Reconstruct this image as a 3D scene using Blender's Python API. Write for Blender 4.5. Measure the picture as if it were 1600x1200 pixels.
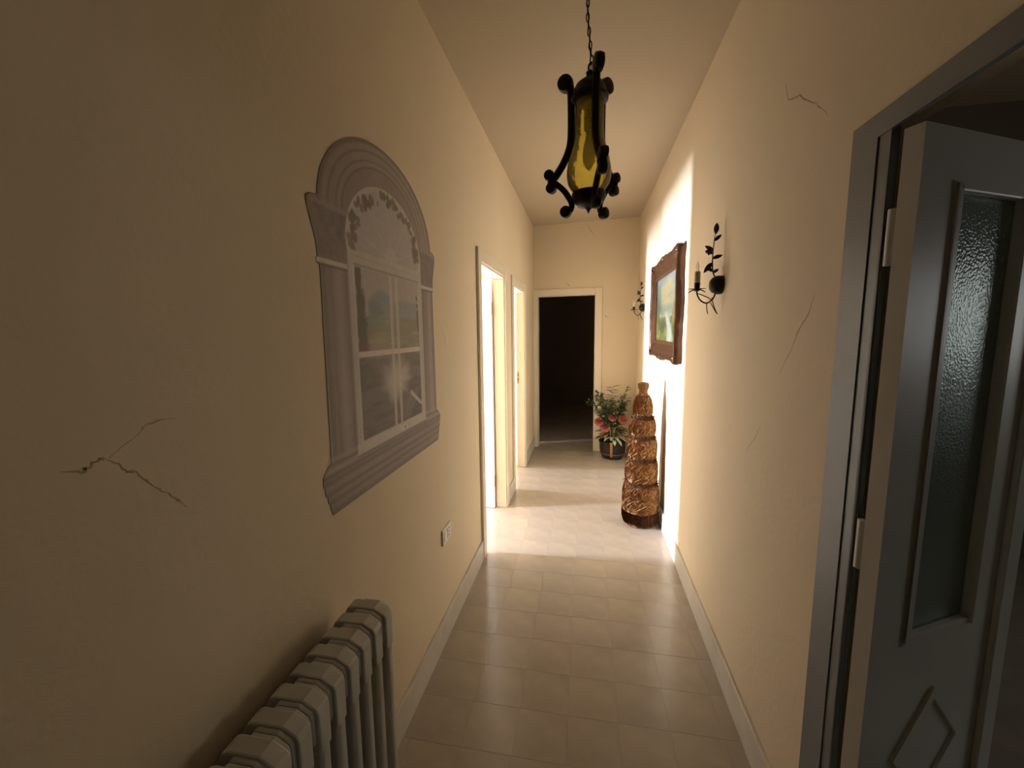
import bpy, bmesh, math, random
import numpy as np
from mathutils import Vector, Matrix, Quaternion
random.seed(7); RNG = np.random.default_rng(5)
C = bpy.context.scene.collection
PI = math.pi
for o in list(bpy.data.objects): bpy.data.objects.remove(o)

# ------------------------------------------------------------------ camera, world, lights, exposure
EYE = Vector((0, 0, 1.52))
F_PX, PITCH, ROLL, YAW = 642.6, 0.1248, -0.0111, -0.1804
def camera():
    cy, sy, cp, sp, cr, sr = math.cos(YAW), math.sin(YAW), math.cos(PITCH), math.sin(PITCH), math.cos(ROLL), math.sin(ROLL)
    f = Vector((sy, cy, 0)); r = Vector((cy, -sy, 0)); u = Vector((0, 0, 1))
    f2 = f*cp - u*sp; u2 = u*cp + f*sp
    r3 = r*cr + u2*sr; u3 = u2*cr - r*sr
    cam = bpy.data.cameras.new('camera'); ob = bpy.data.objects.new('camera', cam); C.objects.link(ob)
    m = Matrix((r3, u3, -f2)).transposed().to_4x4(); m.translation = EYE
    ob.matrix_world = m
    cam.sensor_fit = 'HORIZONTAL'; cam.sensor_width = 36; cam.lens = 36*F_PX/1600
    cam.clip_start = 0.02; cam.clip_end = 60
    bpy.context.scene.camera = ob
camera()
sc = bpy.context.scene
sc.view_settings.view_transform = 'Standard'; sc.view_settings.look = 'None'
sc.view_settings.gamma = 1; sc.view_settings.use_curve_mapping = False
sc.view_settings.exposure = 0.1
w = bpy.data.worlds.new('daylight'); sc.world = w; w.use_nodes = True
w.node_tree.nodes['Background'].inputs[0].default_value = (0.62, 0.78, 1.0, 1)
w.node_tree.nodes['Background'].inputs[1].default_value = 0.6
def area(name, loc, direction, sx, sy, power, col):
    l = bpy.data.lights.new(name, 'AREA'); l.shape = 'RECTANGLE'; l.size = sx; l.size_y = sy; l.energy = power; l.color = col
    o = bpy.data.objects.new(name, l); C.objects.link(o); o.location = loc
    o.rotation_euler = Vector(direction).to_track_quat('-Z', 'Y').to_euler()
    return o
DAY = (0.90, 1.0, 1.19)
area('daylight_first_room', (-4.59, 2.37, 0.50), (1, 0, 0), 0.34, 0.92, 960, DAY)
area('daylight_second_room', (-4.59, 4.14, 0.50), (1, 0, 0), 0.42, 0.92, 560, DAY)
area('daylight_dark_room', (3.60, 1.25, 1.37), (-1, 0, 0), 0.98, 1.12, 6.0, (1.0, 0.96, 0.82))

# ------------------------------------------------------------------ helpers
class MB:
    """collects shapes in world coordinates; build() links them as ONE mesh object"""
    def __init__(s, xf=None): s.v = []; s.f = []; s.xf = xf
    def add(s, vs, fs):
        n = len(s.v)
        for p in vs:
            p = Vector(p)
            s.v.append(s.xf @ p if s.xf else p)
        s.f += [tuple(i+n for i in f) for f in fs]; return s
    def box(s, a, b):
        x0, y0, z0 = a; x1, y1, z1 = b
        return s.add([(x0,y0,z0),(x1,y0,z0),(x1,y1,z0),(x0,y1,z0),(x0,y0,z1),(x1,y0,z1),(x1,y1,z1),(x0,y1,z1)],
                     [(3,2,1,0),(4,5,6,7),(0,1,5,4),(1,2,6,5),(2,3,7,6),(3,0,4,7)])
    def slab(s, p, q, n, t, z0, z1):
        """upright slab from plan point p to q, thickness t towards plan normal n"""
        p = Vector((p[0], p[1], 0)); q = Vector((q[0], q[1], 0)); n = Vector((n[0], n[1], 0)).normalized()*t
        c = [p, q, q+n, p+n]
        vs = [(v.x, v.y, z0) for v in c] + [(v.x, v.y, z1) for v in c]
        return s.add(vs, [(3,2,1,0),(4,5,6,7),(0,1,5,4),(1,2,6,5),(2,3,7,6),(3,0,4,7)])
    def prism(s, pts, axis, a, b):
        """polygon pts extruded along axis (0 x, 1 y, 2 z) from a to b"""
        n = len(pts)
        def P(p, t):
            l = list(p); l.insert(axis, t); return l
        vs = [P(p, a) for p in pts] + [P(p, b) for p in pts]
        fs = [tuple(range(n))[::-1], tuple(range(n, 2*n))] + [(i, (i+1) % n, n+(i+1) % n, n+i) for i in range(n)]
        return s.add(vs, fs)
    def lathe(s, prof, c=(0,0,0), n=24, axis=Vector((0,0,1)), cap=True, wob=None):
        q = Vector((0,0,1)).rotation_difference(Vector(axis)); c = Vector(c); vs = []
        for k, (r, z) in enumerate(prof):
            for i in range(n):
                a = 2*PI*i/n; rr = r*(wob(k, i) if wob else 1)
                vs.append(c + q @ Vector((rr*math.cos(a), rr*math.sin(a), z)))
        m = len(prof)
        fs = [(k*n+i, k*n+(i+1) % n, (k+1)*n+(i+1) % n, (k+1)*n+i) for k in range(m-1) for i in range(n)]
        if cap: fs += [tuple(range(n))[::-1], tuple(range((m-1)*n, m*n))]
        return s.add(vs, fs)
    def tube(s, pts, rad, n=8, closed=False, flat=1.0):
        pts = [Vector(p) for p in pts]; m = len(pts)
        if not hasattr(rad, '__len__'): rad = [rad]*m
        vs = []; up = None
        for k in range(m):
            a = pts[k-1] if (k > 0 or closed) else pts[k]; b = pts[(k+1) % m] if (k < m-1 or closed) else pts[k]
            t = (b-a).normalized()
            if up is None: up = t.orthogonal().normalized()
            up = (up - t*up.dot(t)).normalized(); sd = t.cross(up)
            for i in range(n):
                an = 2*PI*i/n
                vs.append(pts[k] + (up*math.cos(an) + sd*math.sin(an)*flat)*rad[k])
        fs = [(k*n+i, k*n+(i+1) % n, ((k+1) % m)*n+(i+1) % n, ((k+1) % m)*n+i) for k in range(m if closed else m-1) for i in range(n)]
        if not closed: fs += [tuple(range(n))[::-1], tuple(range((m-1)*n, m*n))]
        return s.add(vs, fs)
    def ball(s, c, r, n=12, sc=(1,1,1)):
        c = Vector(c); m = n//2+1; vs = []
        for k in range(m+1):
            ph = PI*k/m
            for i in range(n):
                a = 2*PI*i/n
                vs.append(c + Vector((r*sc[0]*math.sin(ph)*math.cos(a), r*sc[1]*math.sin(ph)*math.sin(a), -r*sc[2]*math.cos(ph))))
        return s.add(vs, [(k*n+i, k*n+(i+1) % n, (k+1)*n+(i+1) % n, (k+1)*n+i) for k in range(m) for i in range(n)])
    def leaf(s, base, d, up, L, W, bend=0.3, fold=0.25, n=5, th=0.0012):
        """pointed leaf blade, folded along its midrib, with thickness"""
        d = Vector(d).normalized(); up = Vector(up); side = d.cross(up).normalized(); nr = side.cross(d).normalized(); base = Vector(base)
        rows = []
        for k in range(n+1):
            t = k/n; wd = W*0.5*math.sin(PI*min(1, (t*0.93+0.05)))**0.8*(1-0.25*t)
            c = base + d*(L*t*(1-0.12*bend*t)) - Vector((0,0,1))*(bend*L*t*t*0.6)
            rows.append((c + side*wd + nr*wd*fold, c, c - side*wd + nr*wd*fold))
        vs = [p for r in rows for p in r] + [p - nr*th for r in rows for p in r]; N = 3*(n+1); fs = []
        for k in range(n):
            for j in (0, 1):
                a = 3*k+j; q = (a, a+1, a+4, a+3)
                fs += [q, tuple(i+N for i in q[::-1])]
            for j in (0, 2):
                a = 3*k+j; e = (a, a+3, a+3+N, a+N); fs.append(e if j == 0 else e[::-1])
        return s.add(vs, fs)
    def build(s, name, mat, parent=None, smooth=False, bevel=0, kind=None, seg=2):
        o0 = ORG.get(parent.name_full, Vector()) if parent else Vector()
        me = bpy.data.meshes.new(name)
        me.from_pydata([tuple(v - o0) for v in s.v], [], s.f); me.update()
        bm = bmesh.new(); bm.from_mesh(me)
        bmesh.ops.remove_doubles(bm, verts=bm.verts, dist=1e-6)
        bmesh.ops.recalc_face_normals(bm, faces=bm.faces)
        bm.to_mesh(me); bm.free()
        if smooth:
            me.polygons.foreach_set('use_smooth', [True]*len(me.polygons)); me.set_sharp_from_angle(angle=math.radians(42))
        o = bpy.data.objects.new(name, me); C.objects.link(o); me.materials.append(mat)
        if parent: o.parent = parent; ORG[o.name_full] = o0
        if bevel:
            b = o.modifiers.new('bevel', 'BEVEL'); b.width = bevel; b.segments = seg; b.limit_method = 'ANGLE'; b.angle_limit = 0.6
            b.harden_normals = False
        if kind: o['kind'] = kind
        return o
ORG = {}
def thing(name, label, cat, loc, group=None):
    o = bpy.data.objects.new(name, None); C.objects.link(o); o.location = loc; o.empty_display_size = 0.05
    ORG[o.name_full] = Vector(loc); o['label'] = label; o['category'] = cat
    if group: o['group'] = group
    return o
def copy_tree(o, parent=None):
    c = o.copy(); C.objects.link(c)
    if parent: c.parent = parent
    for ch in list(o.children): copy_tree(ch, c)
    return c
def S(o): o['kind'] = 'structure'; return o
def curve(pts, n=8):
    """Catmull-Rom through pts"""
    P = [Vector(p) for p in pts]; P = [2*P[0]-P[1]] + P + [2*P[-1]-P[-2]]; out = []
    for k in range(1, len(P)-2):
        for i in range(n):
            t = i/n; a, b, c, d = P[k-1], P[k], P[k+1], P[k+2]
            out.append(0.5*((2*b) + (c-a)*t + (2*a-5*b+4*c-d)*t*t + (3*b-a-3*c+d)*t**3))
    out.append(P[-2]); return out

# ------------------------------------------------------------------ materials
def mat(name, col, rough=0.6, metal=0.0, var=0.08, scale=6.0, bump=0.0, bscale=60.0, spec=0.5, **kw):
    m = bpy.data.materials.new(name); m.use_nodes = True; nt = m.node_tree; N = nt.nodes; L = nt.links; b = N['Principled BSDF']
    b.inputs['Roughness'].default_value = rough; b.inputs['Metallic'].default_value = metal
    b.inputs['Specular IOR Level'].default_value = spec
    tc = N.new('ShaderNodeTexCoord')
    if var:
        nz = N.new('ShaderNodeTexNoise'); nz.inputs['Scale'].default_value = scale; nz.inputs['Detail'].default_value = 5
        L.new(tc.outputs['Object'], nz.inputs['Vector'])
        r = N.new('ShaderNodeValToRGB'); r.color_ramp.elements[0].position = 0.3; r.color_ramp.elements[1].position = 0.7
        r.color_ramp.elements[0].color = tuple(c*(1-var) for c in col) + (1,)
        r.color_ramp.elements[1].color = tuple(min(1, c*(1+var)) for c in col) + (1,)
        L.new(nz.outputs['Fac'], r.inputs['Fac']); L.new(r.outputs['Color'], b.inputs['Base Color'])
    else: b.inputs['Base Color'].default_value = tuple(col) + (1,)
    if bump:
        n2 = N.new('ShaderNodeTexNoise'); n2.inputs['Scale'].default_value = bscale; n2.inputs['Detail'].default_value = 4
        L.new(tc.outputs['Object'], n2.inputs['Vector'])
        bp = N.new('ShaderNodeBump'); bp.inputs['Strength'].default_value = bump; bp.inputs['Distance'].default_value = 0.01
        L.new(n2.outputs['Fac'], bp.inputs['Height']); L.new(bp.outputs['Normal'], b.inputs['Normal'])
    for k, v in kw.items(): b.inputs[k.replace('_', ' ')].default_value = v
    return m
WALLC = (0.75, 0.62, 0.435)
M_wall = mat('cream_plaster', WALLC, 0.75, var=0.025, scale=1.3, bump=0.12, bscale=45)
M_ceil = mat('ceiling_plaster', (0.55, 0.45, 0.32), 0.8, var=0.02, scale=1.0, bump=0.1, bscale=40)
M_trim = mat('cream_gloss_paint', (0.80, 0.70, 0.55), 0.38, var=0.02, scale=3)
M_grey = mat('grey_paint_cool_light_tint', (0.155, 0.168, 0.18), 0.4, var=0.03, scale=3)  # grey paint; its bluish tint stands in for cool light on the casing
M_leaf = mat('white_door_paint', (0.86, 0.84, 0.80), 0.35, var=0.02, scale=3)
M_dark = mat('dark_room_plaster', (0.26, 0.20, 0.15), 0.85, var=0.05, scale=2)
M_marble = mat('marble_baseboard', (0.66, 0.60, 0.52), 0.3, var=0.08, scale=9)
M_tile = mat('polished_marble_tile', (0.45, 0.385, 0.32), 0.2, var=0.09, scale=7, spec=0.45)
M_grout = mat('tile_joint', (0.42, 0.36, 0.295), 0.35)
M_iron = mat('dark_wrought_iron', (0.012, 0.009, 0.008), 0.45, 0.4, var=0.3, scale=30, bump=0.25, bscale=70)
M_rad = mat('radiator_enamel', (0.52, 0.50, 0.44), 0.35, var=0.04, scale=8, bump=0.03, bscale=90)
M_plate = mat('white_plastic', (0.82, 0.80, 0.74), 0.35, var=0)
M_slot = mat('dark_slot', (0.02, 0.018, 0.015), 0.6, var=0)
M_crack = mat('plaster_crack', (0.46, 0.33, 0.20), 0.9, var=0.3, scale=40)
M_brass = mat('dull_brass', (0.45, 0.32, 0.14), 0.35, 1.0, var=0.1)

# ------------------------------------------------------------------ the setting
XL, XR, ZC = -0.681, 0.595, 2.84
T = 0.08
# end wall: slightly out of square
EA, EB = Vector((XL, 5.34)), Vector((XR, 5.18))
ed = (EB-EA).normalized(); en = Vector((-ed.y, ed.x))
def epoint(x): return EA + (EB-EA)*((x-XL)/(XR-XL))

# floor slab: lower under the laid tiles
P = 0.194; TX0, TY0 = -0.058, 2.06
b = MB()
b.box((-5.7, -1.7, -0.2), (4.0, 9.0, -0.012))
b.box((-5.7, -1.7, -0.1), (XL, 9.0, 0)); b.box((XR, -1.7, -0.1), (4.0, 9.0, 0))
b.box((XL, -1.7, -0.1), (XR, 1.09, 0)); b.box((XL, 5.39, -0.1), (XR, 9.0, 0))
floor = S(b.build('floor', M_tile))
grout = MB().box((XL, 1.09, -0.1), (XR, 5.39, -0.0008)).build('grout_bed', M_grout, floor)
# tiles (each one a part)
xs = [-0.70] + [TX0 + P*k for k in range(-3, 4)] + [0.62]
xs = sorted(xs); xs[0] = XL; xs[-1] = XR
ys = [1.09] + [TY0 + P*k for k in range(-4, 17)] + [5.39]
cache = {}
tmats = []
for i in range(5):
    k = 1 + (i-2)*0.010
    tmats.append(mat('polished_marble_tile_%s' % 'abcde'[i], (0.45*k, 0.385*k, 0.32*k*(1-0.01*i)), 0.17+0.015*i, var=0.09, scale=7, spec=0.45))
G = 0.0004
for i in range(len(xs)-1):
    for j in range(len(ys)-1):
        w_, h_ = xs[i+1]-xs[i]-2*G, ys[j+1]-ys[j]-2*G
        if w_ < 0.02 or h_ < 0.02: continue
        m_ = random.randrange(5); key = (round(w_, 4), round(h_, 4), m_)
        if key not in cache:
            q = MB(); e = 0.0004; t = 0.03
            q.add([(0,0,-t),(w_,0,-t),(w_,h_,-t),(0,h_,-t),(0,0,-e),(w_,0,-e),(w_,h_,-e),(0,h_,-e),(e,e,0),(w_-e,e,0),(w_-e,h_-e,0),(e,h_-e,0)],
                  [(0,1,5,4),(1,2,6,5),(2,3,7,6),(3,0,4,7),(4,5,9,8),(5,6,10,9),(6,7,11,10),(7,4,8,11),(8,9,10,11)])
            o = q.build('tile', tmats[m_], floor); cache[key] = o.data
        else:
            o = bpy.data.objects.new('tile', cache[key]); C.objects.link(o); o.parent = floor
        o.location = (xs[i]+G, ys[j]+G, random.uniform(-0.0002, 0.0001))
        o.rotation_euler = (random.uniform(-.0003, .0003), random.uniform(-.0003, .0003), 0)

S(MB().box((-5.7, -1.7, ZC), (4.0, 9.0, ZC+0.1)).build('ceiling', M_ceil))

D1A, D1B, D1H = 2.60, 3.40, 1.98      # first left doorway
D2A, D2B, D2H = 3.79, 4.50, 1.965     # second left doorway
xo = XL - T
b = MB()
b.box((xo, -1.6, 0), (XL, D1A, ZC)); b.box((xo, D1A, D1H), (XL, D1B, ZC)); b.box((xo, D1B, 0), (XL, D2A, ZC))
b.box((xo, D2A, D2H), (XL, D2B, ZC)); b.box((xo, D2B, 0), (XL, 5.46, ZC))
wall_left = S(b.build('wall_left', M_wall))
# right wall with the doorway of the dark room (opening y -0.05 .. 1.105)
RA, RB, RH = 0.02, 1.105, 1.955
b = MB()
b.box((XR, -1.6, 0), (XR+0.1, RA, ZC)); b.box((XR, RA, RH), (XR+0.1, RB, ZC)); b.box((XR, RB, 0), (XR+0.1, 5.4, ZC))
wall_right = S(b.build('wall_right', M_wall))
EX0, EX1, EH = -0.648, 0.111, 1.985
b = MB()
p0, p1, p2, p3 = EA - ed*0.02, epoint(EX0), epoint(EX1), EB + ed*0.02
b.slab(p0, p1, en, T, 0, ZC); b.slab(p1, p2, en, T, EH, ZC); b.slab(p2, p3, en, T, 0, ZC)
wall_end = S(b.build('wall_end', M_wall))
S(MB().box((XL-T, -1.7, 0), (-0.42, -1.6, ZC)).box((0.42, -1.7, 0), (XR+0.1, -1.6, ZC)).box((-0.42, -1.7, 2.07), (0.42, -1.6, ZC)).build('wall_behind', M_dark))  # unseen wall, given a dark finish to cut bounce light near the camera
M_wood = mat('added_door_walnut', (0.075, 0.04, 0.022), 0.4, var=0.3, scale=5)
d5 = S(MB().box((-0.42, -1.68, 0), (0.42, -1.62, 2.07)).build('added_dark_door', M_wood))  # unseen dark door, added to keep the near corridor dim
for a_, c_ in ((0.12, 0.9), (1.0, 1.95)): MB().box((-0.32, -1.622, a_), (0.32, -1.61, c_)).build('added_door_panel', M_wood, d5, bevel=0.006)
# rooms on the left (walls they show through the doorways and bounce light from)
b = MB()
b.box((-4.70, -0.6, 0), (-4.58, 2.20, ZC)); b.box((-4.70, 2.54, 0), (-4.58, 3.93, ZC)); b.box((-4.70, 2.20, 0.97), (-4.58, 2.54, ZC))
b.box((-4.70, 3.93, 0.97), (-4.58, 4.35, ZC)); b.box((-4.70, 4.35, 0), (-4.58, 5.6, ZC))
S(b.build('wall_outer', M_wall))
S(MB().box((-4.58, 3.46, 0), (xo, 3.60, ZC)).build('wall_partition', M_wall))
S(MB().box((-4.58, -0.6, 0), (xo, -0.5, ZC)).build('wall_first_room', M_wall))
S(MB().box((-4.58, 5.5, 0), (xo, 5.6, ZC)).build('wall_second_room', M_wall))
# dark room past the end door
b = MB()
b.box((-2.0, 8.6, 0), (2.0, 8.7, ZC)); b.box((-2.1, 5.6, 0), (-2.0, 8.7, ZC)); b.box((2.0, 5.0, 0), (2.1, 8.7, ZC)); b.box((XR+0.1, 5.2, 0), (2.0, 5.3, ZC))
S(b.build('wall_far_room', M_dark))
# dark room on the right with a shuttered window
b = MB()
b.box((3.5, -1.7, 0), (3.62, 0.75, ZC)); b.box((3.5, 1.75, 0), (3.62, 3.2, ZC)); b.box((3.5, 0.75, 0), (3.62, 1.75, 0.8)); b.box((3.5, 0.75, 1.95), (3.62, 1.75, ZC))
b.box((XR+0.1, 3.1, 0), (3.5, 3.2, ZC)); b.box((XR+0.1, -1.7, 0), (3.5, -1.6, ZC))
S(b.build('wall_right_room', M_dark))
win = S(MB().box((3.50, 0.75, 0.80), (3.56, 0.80, 1.95)).box((3.50, 1.70, 0.80), (3.56, 1.75, 1.95)).box((3.50, 0.80, 0.80), (3.56, 1.70, 0.85)).box((3.50, 0.80, 1.90), (3.56, 1.70, 1.95)).build('window_1', M_leaf))
for k in range(8):
    MB().box((3.57, 0.75, 0.80+0.062*k), (3.58, 1.75, 0.80+0.062*k+0.054)).build('shutter_slat', M_grey, win)

# baseboards
BH, BT = 0.135, 0.014
def bb(name, segs):
    q = MB()
    for s_ in segs: q.slab(*s_, BT, 0, BH)
    return S(q.build(name, M_marble, bevel=0.003))
bb('baseboard_left', [((XL, -1.6), (XL, D1A-0.072), (1, 0)), ((XL, D1B+0.072), (XL, D2A-0.06), (1, 0)), ((XL, D2B+0.07), (XL, 5.33), (1, 0))])
bb('baseboard_right', [((XR, RB+0.012), (XR, 5.18), (-1, 0))])
pe = epoint(0.185)
bb('baseboard_end', [(pe, EB - ed*BT, -en)])

def crack(wall, pts, width, f):
    """thin irregular open crack; f maps (u, v, depth) to the wall"""
    pts = [(p[0], p[1]) for p in pts]; out = []
    for k in range(len(pts)-1):
        for i in range(4):
            t = i/4; j = width*0.7
            out.append((pts[k][0]+(pts[k+1][0]-pts[k][0])*t + (random.uniform(-j, j) if k+i else 0), pts[k][1]+(pts[k+1][1]-pts[k][1])*t + (random.uniform(-j, j) if k+i else 0)))
    out.append(pts[-1]); n = len(out); q = MB(); vs = []
    for k, (u, v) in enumerate(out):
        a = out[max(0, k-1)]; c = out[min(n-1, k+1)]; d = Vector((c[0]-a[0], c[1]-a[1])).normalized(); nn = Vector((-d.y, d.x))
        wd = 1.5*width*random.uniform(0.25, 1.0)*min(1, 0.15+k/4, 0.15+(n-1-k)/4)
        for sgn in (-1, 1):
            for dep in (0.0004, -0.002): vs.append(f(u+nn.x*wd*sgn/2, v+nn.y*wd*sgn/2, dep))
    fs = []
    for k in range(n-1):
        a = 4*k; c = a+4
        fs += [(a, a+2, c+2, c), (a+1, c+1, c+3, a+3), (a, c, c+1, a+1), (a+2, a+3, c+3, c+2)]
    q.add(vs, fs); return q.build('crack', M_crack, wall)
fl = lambda u, v, d: (XL+d, u, v)
fr = lambda u, v, d: (XR-d, u, v)
def fe(u, v, d):
    q = epoint(u) - en*d; return (q.x, q.y, v)
crack(wall_left, [(.408,1.345),(.431,1.335),(.441,1.342),(.454,1.349),(.461,1.346)], 0.0042, fl)
crack(wall_left, [(.461,1.346),(.476,1.332),(.487,1.317),(.499,1.313)], 0.0026, fl)
crack(wall_left, [(.488,1.318),(.499,1.313),(.508,1.299),(.521,1.281)], 0.0030, fl)
crack(wall_left, [(.521,1.281),(.532,1.269),(.544,1.259),(.559,1.241),(.571,1.225)], 0.0026, fl)
crack(wall_left, [(.465,1.345),(.483,1.357),(.507,1.369)], 0.0012, fl)
crack(wall_left, [(.507,1.369),(.518,1.382),(.543,1.385),(.57,1.383)], 0.0022, fl)
crack(wall_left, [(1.867,1.558),(1.916,1.506),(1.937,1.437)], 0.003, fl)
crack(wall_right, [(1.508,2.272),(1.48,2.215),(1.405,2.186),(1.31,2.116),(1.245,2.055)], 0.004, fr)
crack(wall_right, [(1.241,1.612),(1.265,1.56),(1.328,1.504)], 0.003, fr)
crack(wall_right, [(1.29,1.545),(1.34,1.47),(1.415,1.38)], 0.0022, fr)
crack(wall_right, [(1.519,1.203),(1.57,1.13),(1.643,1.065)], 0.002, fr)
crack(wall_end, [(-.274,2.138),(-.24,2.11),(-.211,2.081)], 0.008, fe)
crack(wall_end, [(-.017,2.824),(.04,2.72),(.084,2.648)], 0.006, fe)
crack(wall_end, [(.205,1.735),(.235,1.70),(.27,1.68)], 0.008, fe)

# ------------------------------------------------------------------ doors
def door_frame(name, A, B, H_, cw0, cw1, ct=0.018):
    q = MB(); j = 0.022
    q.box((xo-0.004, A-0.001, 0), (XL+0.004, A+j, H_)); q.box((xo-0.004, B-j, 0), (XL+0.004, B+0.001, H_)); q.box((xo-0.004, A, H_-j), (XL+0.004, B, H_+0.001))
    fr_ = S(q.build(name, M_trim, bevel=0.002))
    MB().box((XL, A-cw0, 0), (XL+ct, A+0.010, H_+0.07)).build('casing', M_trim, fr_, bevel=0.005)
    MB().box((XL, B-0.010, 0), (XL+ct, B+cw1, H_+0.07)).build('casing', M_trim, fr_, bevel=0.005)
    MB().box((XL, A+0.010, H_-0.010), (XL+ct, B-0.010, H_+0.07)).build('casing', M_trim, fr_, bevel=0.005)
    return fr_
d1 = door_frame('door_1', D1A, D1B, D1H, 0.068, 0.07)
lf = MB().box((-1.58, 3.338, 0.008), (-0.772, 3.376, D1H-0.026)).build('door_leaf', M_leaf, d1, bevel=0.003)
for z in (0.25, 1.72): MB().lathe([(0.007, -0.05), (0.007, 0.05)], (-0.771, 3.337, z), 10).build('hinge', M_brass, lf, True)
MB().tube(curve([(-1.50, 3.339, 1.02), (-1.50, 3.30, 1.02), (-1.47, 3.29, 1.02), (-1.39, 3.29, 1.02)], 4), 0.009, 8).build('handle', M_brass, lf, True)
d2 = door_frame('door_2', D2A, D2B, D2H, 0.06, 0.07)
lf = MB().box((-1.50, 4.438, 0.008), (-0.792, 4.476, D2H-0.026)).build('door_leaf', M_leaf, d2, bevel=0.003)
MB().box((-0.757, D2B-0.026, 0.955), (-0.737, D2B-0.0215, 1.09)).build('strike_plate', M_brass, d2, bevel=0.001)
MB().box((-0.751, D2B-0.0268, 0.985), (-0.743, D2B-0.0255, 1.015)).box((-0.751, D2B-0.0268, 1.04), (-0.743, D2B-0.0255, 1.065)).build('latch_hole', M_slot, d2)
# end door
q = MB(); a0, a1 = epoint(EX0), epoint(EX1); j = 0.02
q.slab(a0 - en*0.004, a0 + ed*j - en*0.004, en, T+0.008, 0, EH); q.slab(a1 - ed*j - en*0.004, a1 - en*0.004, en, T+0.008, 0, EH)
q.slab(a0 - en*0.004, a1 - en*0.004, en, T+0.008, EH-j, EH)
d3 = S(q.build('door_3', M_trim, bevel=0.002))
MB().slab(EA + ed*0.001, a0 + ed*0.010, -en, 0.016, 0, EH+0.07).build('casing', M_trim, d3, bevel=0.004)
MB().slab(a1 - ed*0.010, a1 + ed*0.072, -en, 0.016, 0, EH+0.07).build('casing', M_trim, d3, bevel=0.004)
MB().slab(a0 + ed*0.010, a1 - ed*0.010, -en, 0.016, EH-0.010, EH+0.07).build('casing', M_trim, d3, bevel=0.004)
# right doorway: grey frame, white double-door leaf ajar into the dark room
fx1 = XR+0.012
q = MB().box((XR-0.007, 0.992, 0), (fx1, RB+0.002, 1.958)).box((XR-0.007, RA-0.002, 0), (fx1, 0.09, 1.958)).box((XR-0.007, 0.09, 1.916), (fx1, 0.992, 1.958))
d4 = S(q.build('door_4', M_grey, bevel=0.003))
def frame_ring(y0, y1, z1, w_):   # mitred casing running up, across and down
    q = MB(); o_ = [(y0, 0), (y0, z1), (y1, z1), (y1, 0)]; i_ = [(y0+w_[0], 0), (y0+w_[0], z1-w_[1]), (y1-w_[2], z1-w_[1]), (y1-w_[2], 0)]
    n = 4; vs = []
    for (y, z) in o_: vs += [(XR, y, z), (XR-0.010, y+(0.006 if y == y0 else -0.006), z-(0.006 if z else 0))]
    for (y, z) in i_: vs += [(XR-0.010, y, z), (XR, y, z)]
    fs = []
    for k in range(3):
        a = 2*k; c = a+2; e = 8+2*k; g = e+2
        fs += [(a, c, c+1, a+1), (a+1, c+1, g, e), (e, g, g+1, e+1), (a, e+1, g+1, c)]
    fs += [(0, 1, 8, 9), (6, 15, 14, 7)]
    return q.add(vs, fs)
frame_ring(RA-0.012, RB+0.012, 1.966, (0.09, 0.055, 0.092)).build('casing', M_grey, d4)
ang = math.radians(27.5); dd = Vector((math.cos(ang), math.sin(ang), 0)); nn = Vector((-dd.y, dd.x, 0))
XF = Matrix.Translation((0.610, 0.934, 0)) @ Matrix(((dd.x, nn.x, 0, 0), (dd.y, nn.y, 0, 0), (0, 0, 1, 0), (0, 0, 0, 1)))
LW, LT, PU0, PU1, PZ0, PZ1 = 0.478, 0.034, 0.108, 0.359, 0.820, 1.80
b = MB(XF)
b.box((0, 0, 0.01), (PU0, LT, 1.898)); b.box((PU1, 0, 0.01), (LW, LT, 1.898)); b.box((PU0, 0, 0.01), (PU1, LT, PZ0)); b.box((PU0, 0, PZ1), (PU1, LT, 1.898))
leaf4 = b.build('door_leaf', M_leaf, d4)
q = MB(XF); mw = 0.016
q.box((PU0, -0.006, PZ0), (PU0+mw, 0.012, PZ1)); q.box((PU1-0.034, -0.012, PZ0), (PU1, 0.012, PZ1)); q.box((PU0, -0.006, PZ0), (PU1, 0.012, PZ0+mw)); q.box((PU0, -0.006, PZ1-mw), (PU1, 0.012, PZ1))
q.build('glazing_bead', M_leaf, leaf4, bevel=0.004)
MB(XF).box((LW-0.052, -0.014, 0.01), (LW+0.004, 0, 1.894)).build('astragal', M_leaf, leaf4, bevel=0.005)
q = MB(XF); cu, cz, ru, rz = 0.232, 0.523, 0.125, 0.157
for k in range(4):
    a1_, a2_ = k*PI/2, (k+1)*PI/2
    o_ = [(cu+ru*math.cos(a), cz+rz*math.sin(a)) for a in (a1_, a2_)]; i_ = [(cu+(ru-.024)*math.cos(a), cz+(rz-.03)*math.sin(a)) for a in (a1_, a2_)]
    q.prism([o_[0], o_[1], i_[1], i_[0]], 1, -0.007, 0.001)
q.build('diamond_moulding', M_leaf, leaf4, bevel=0.003)
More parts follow.
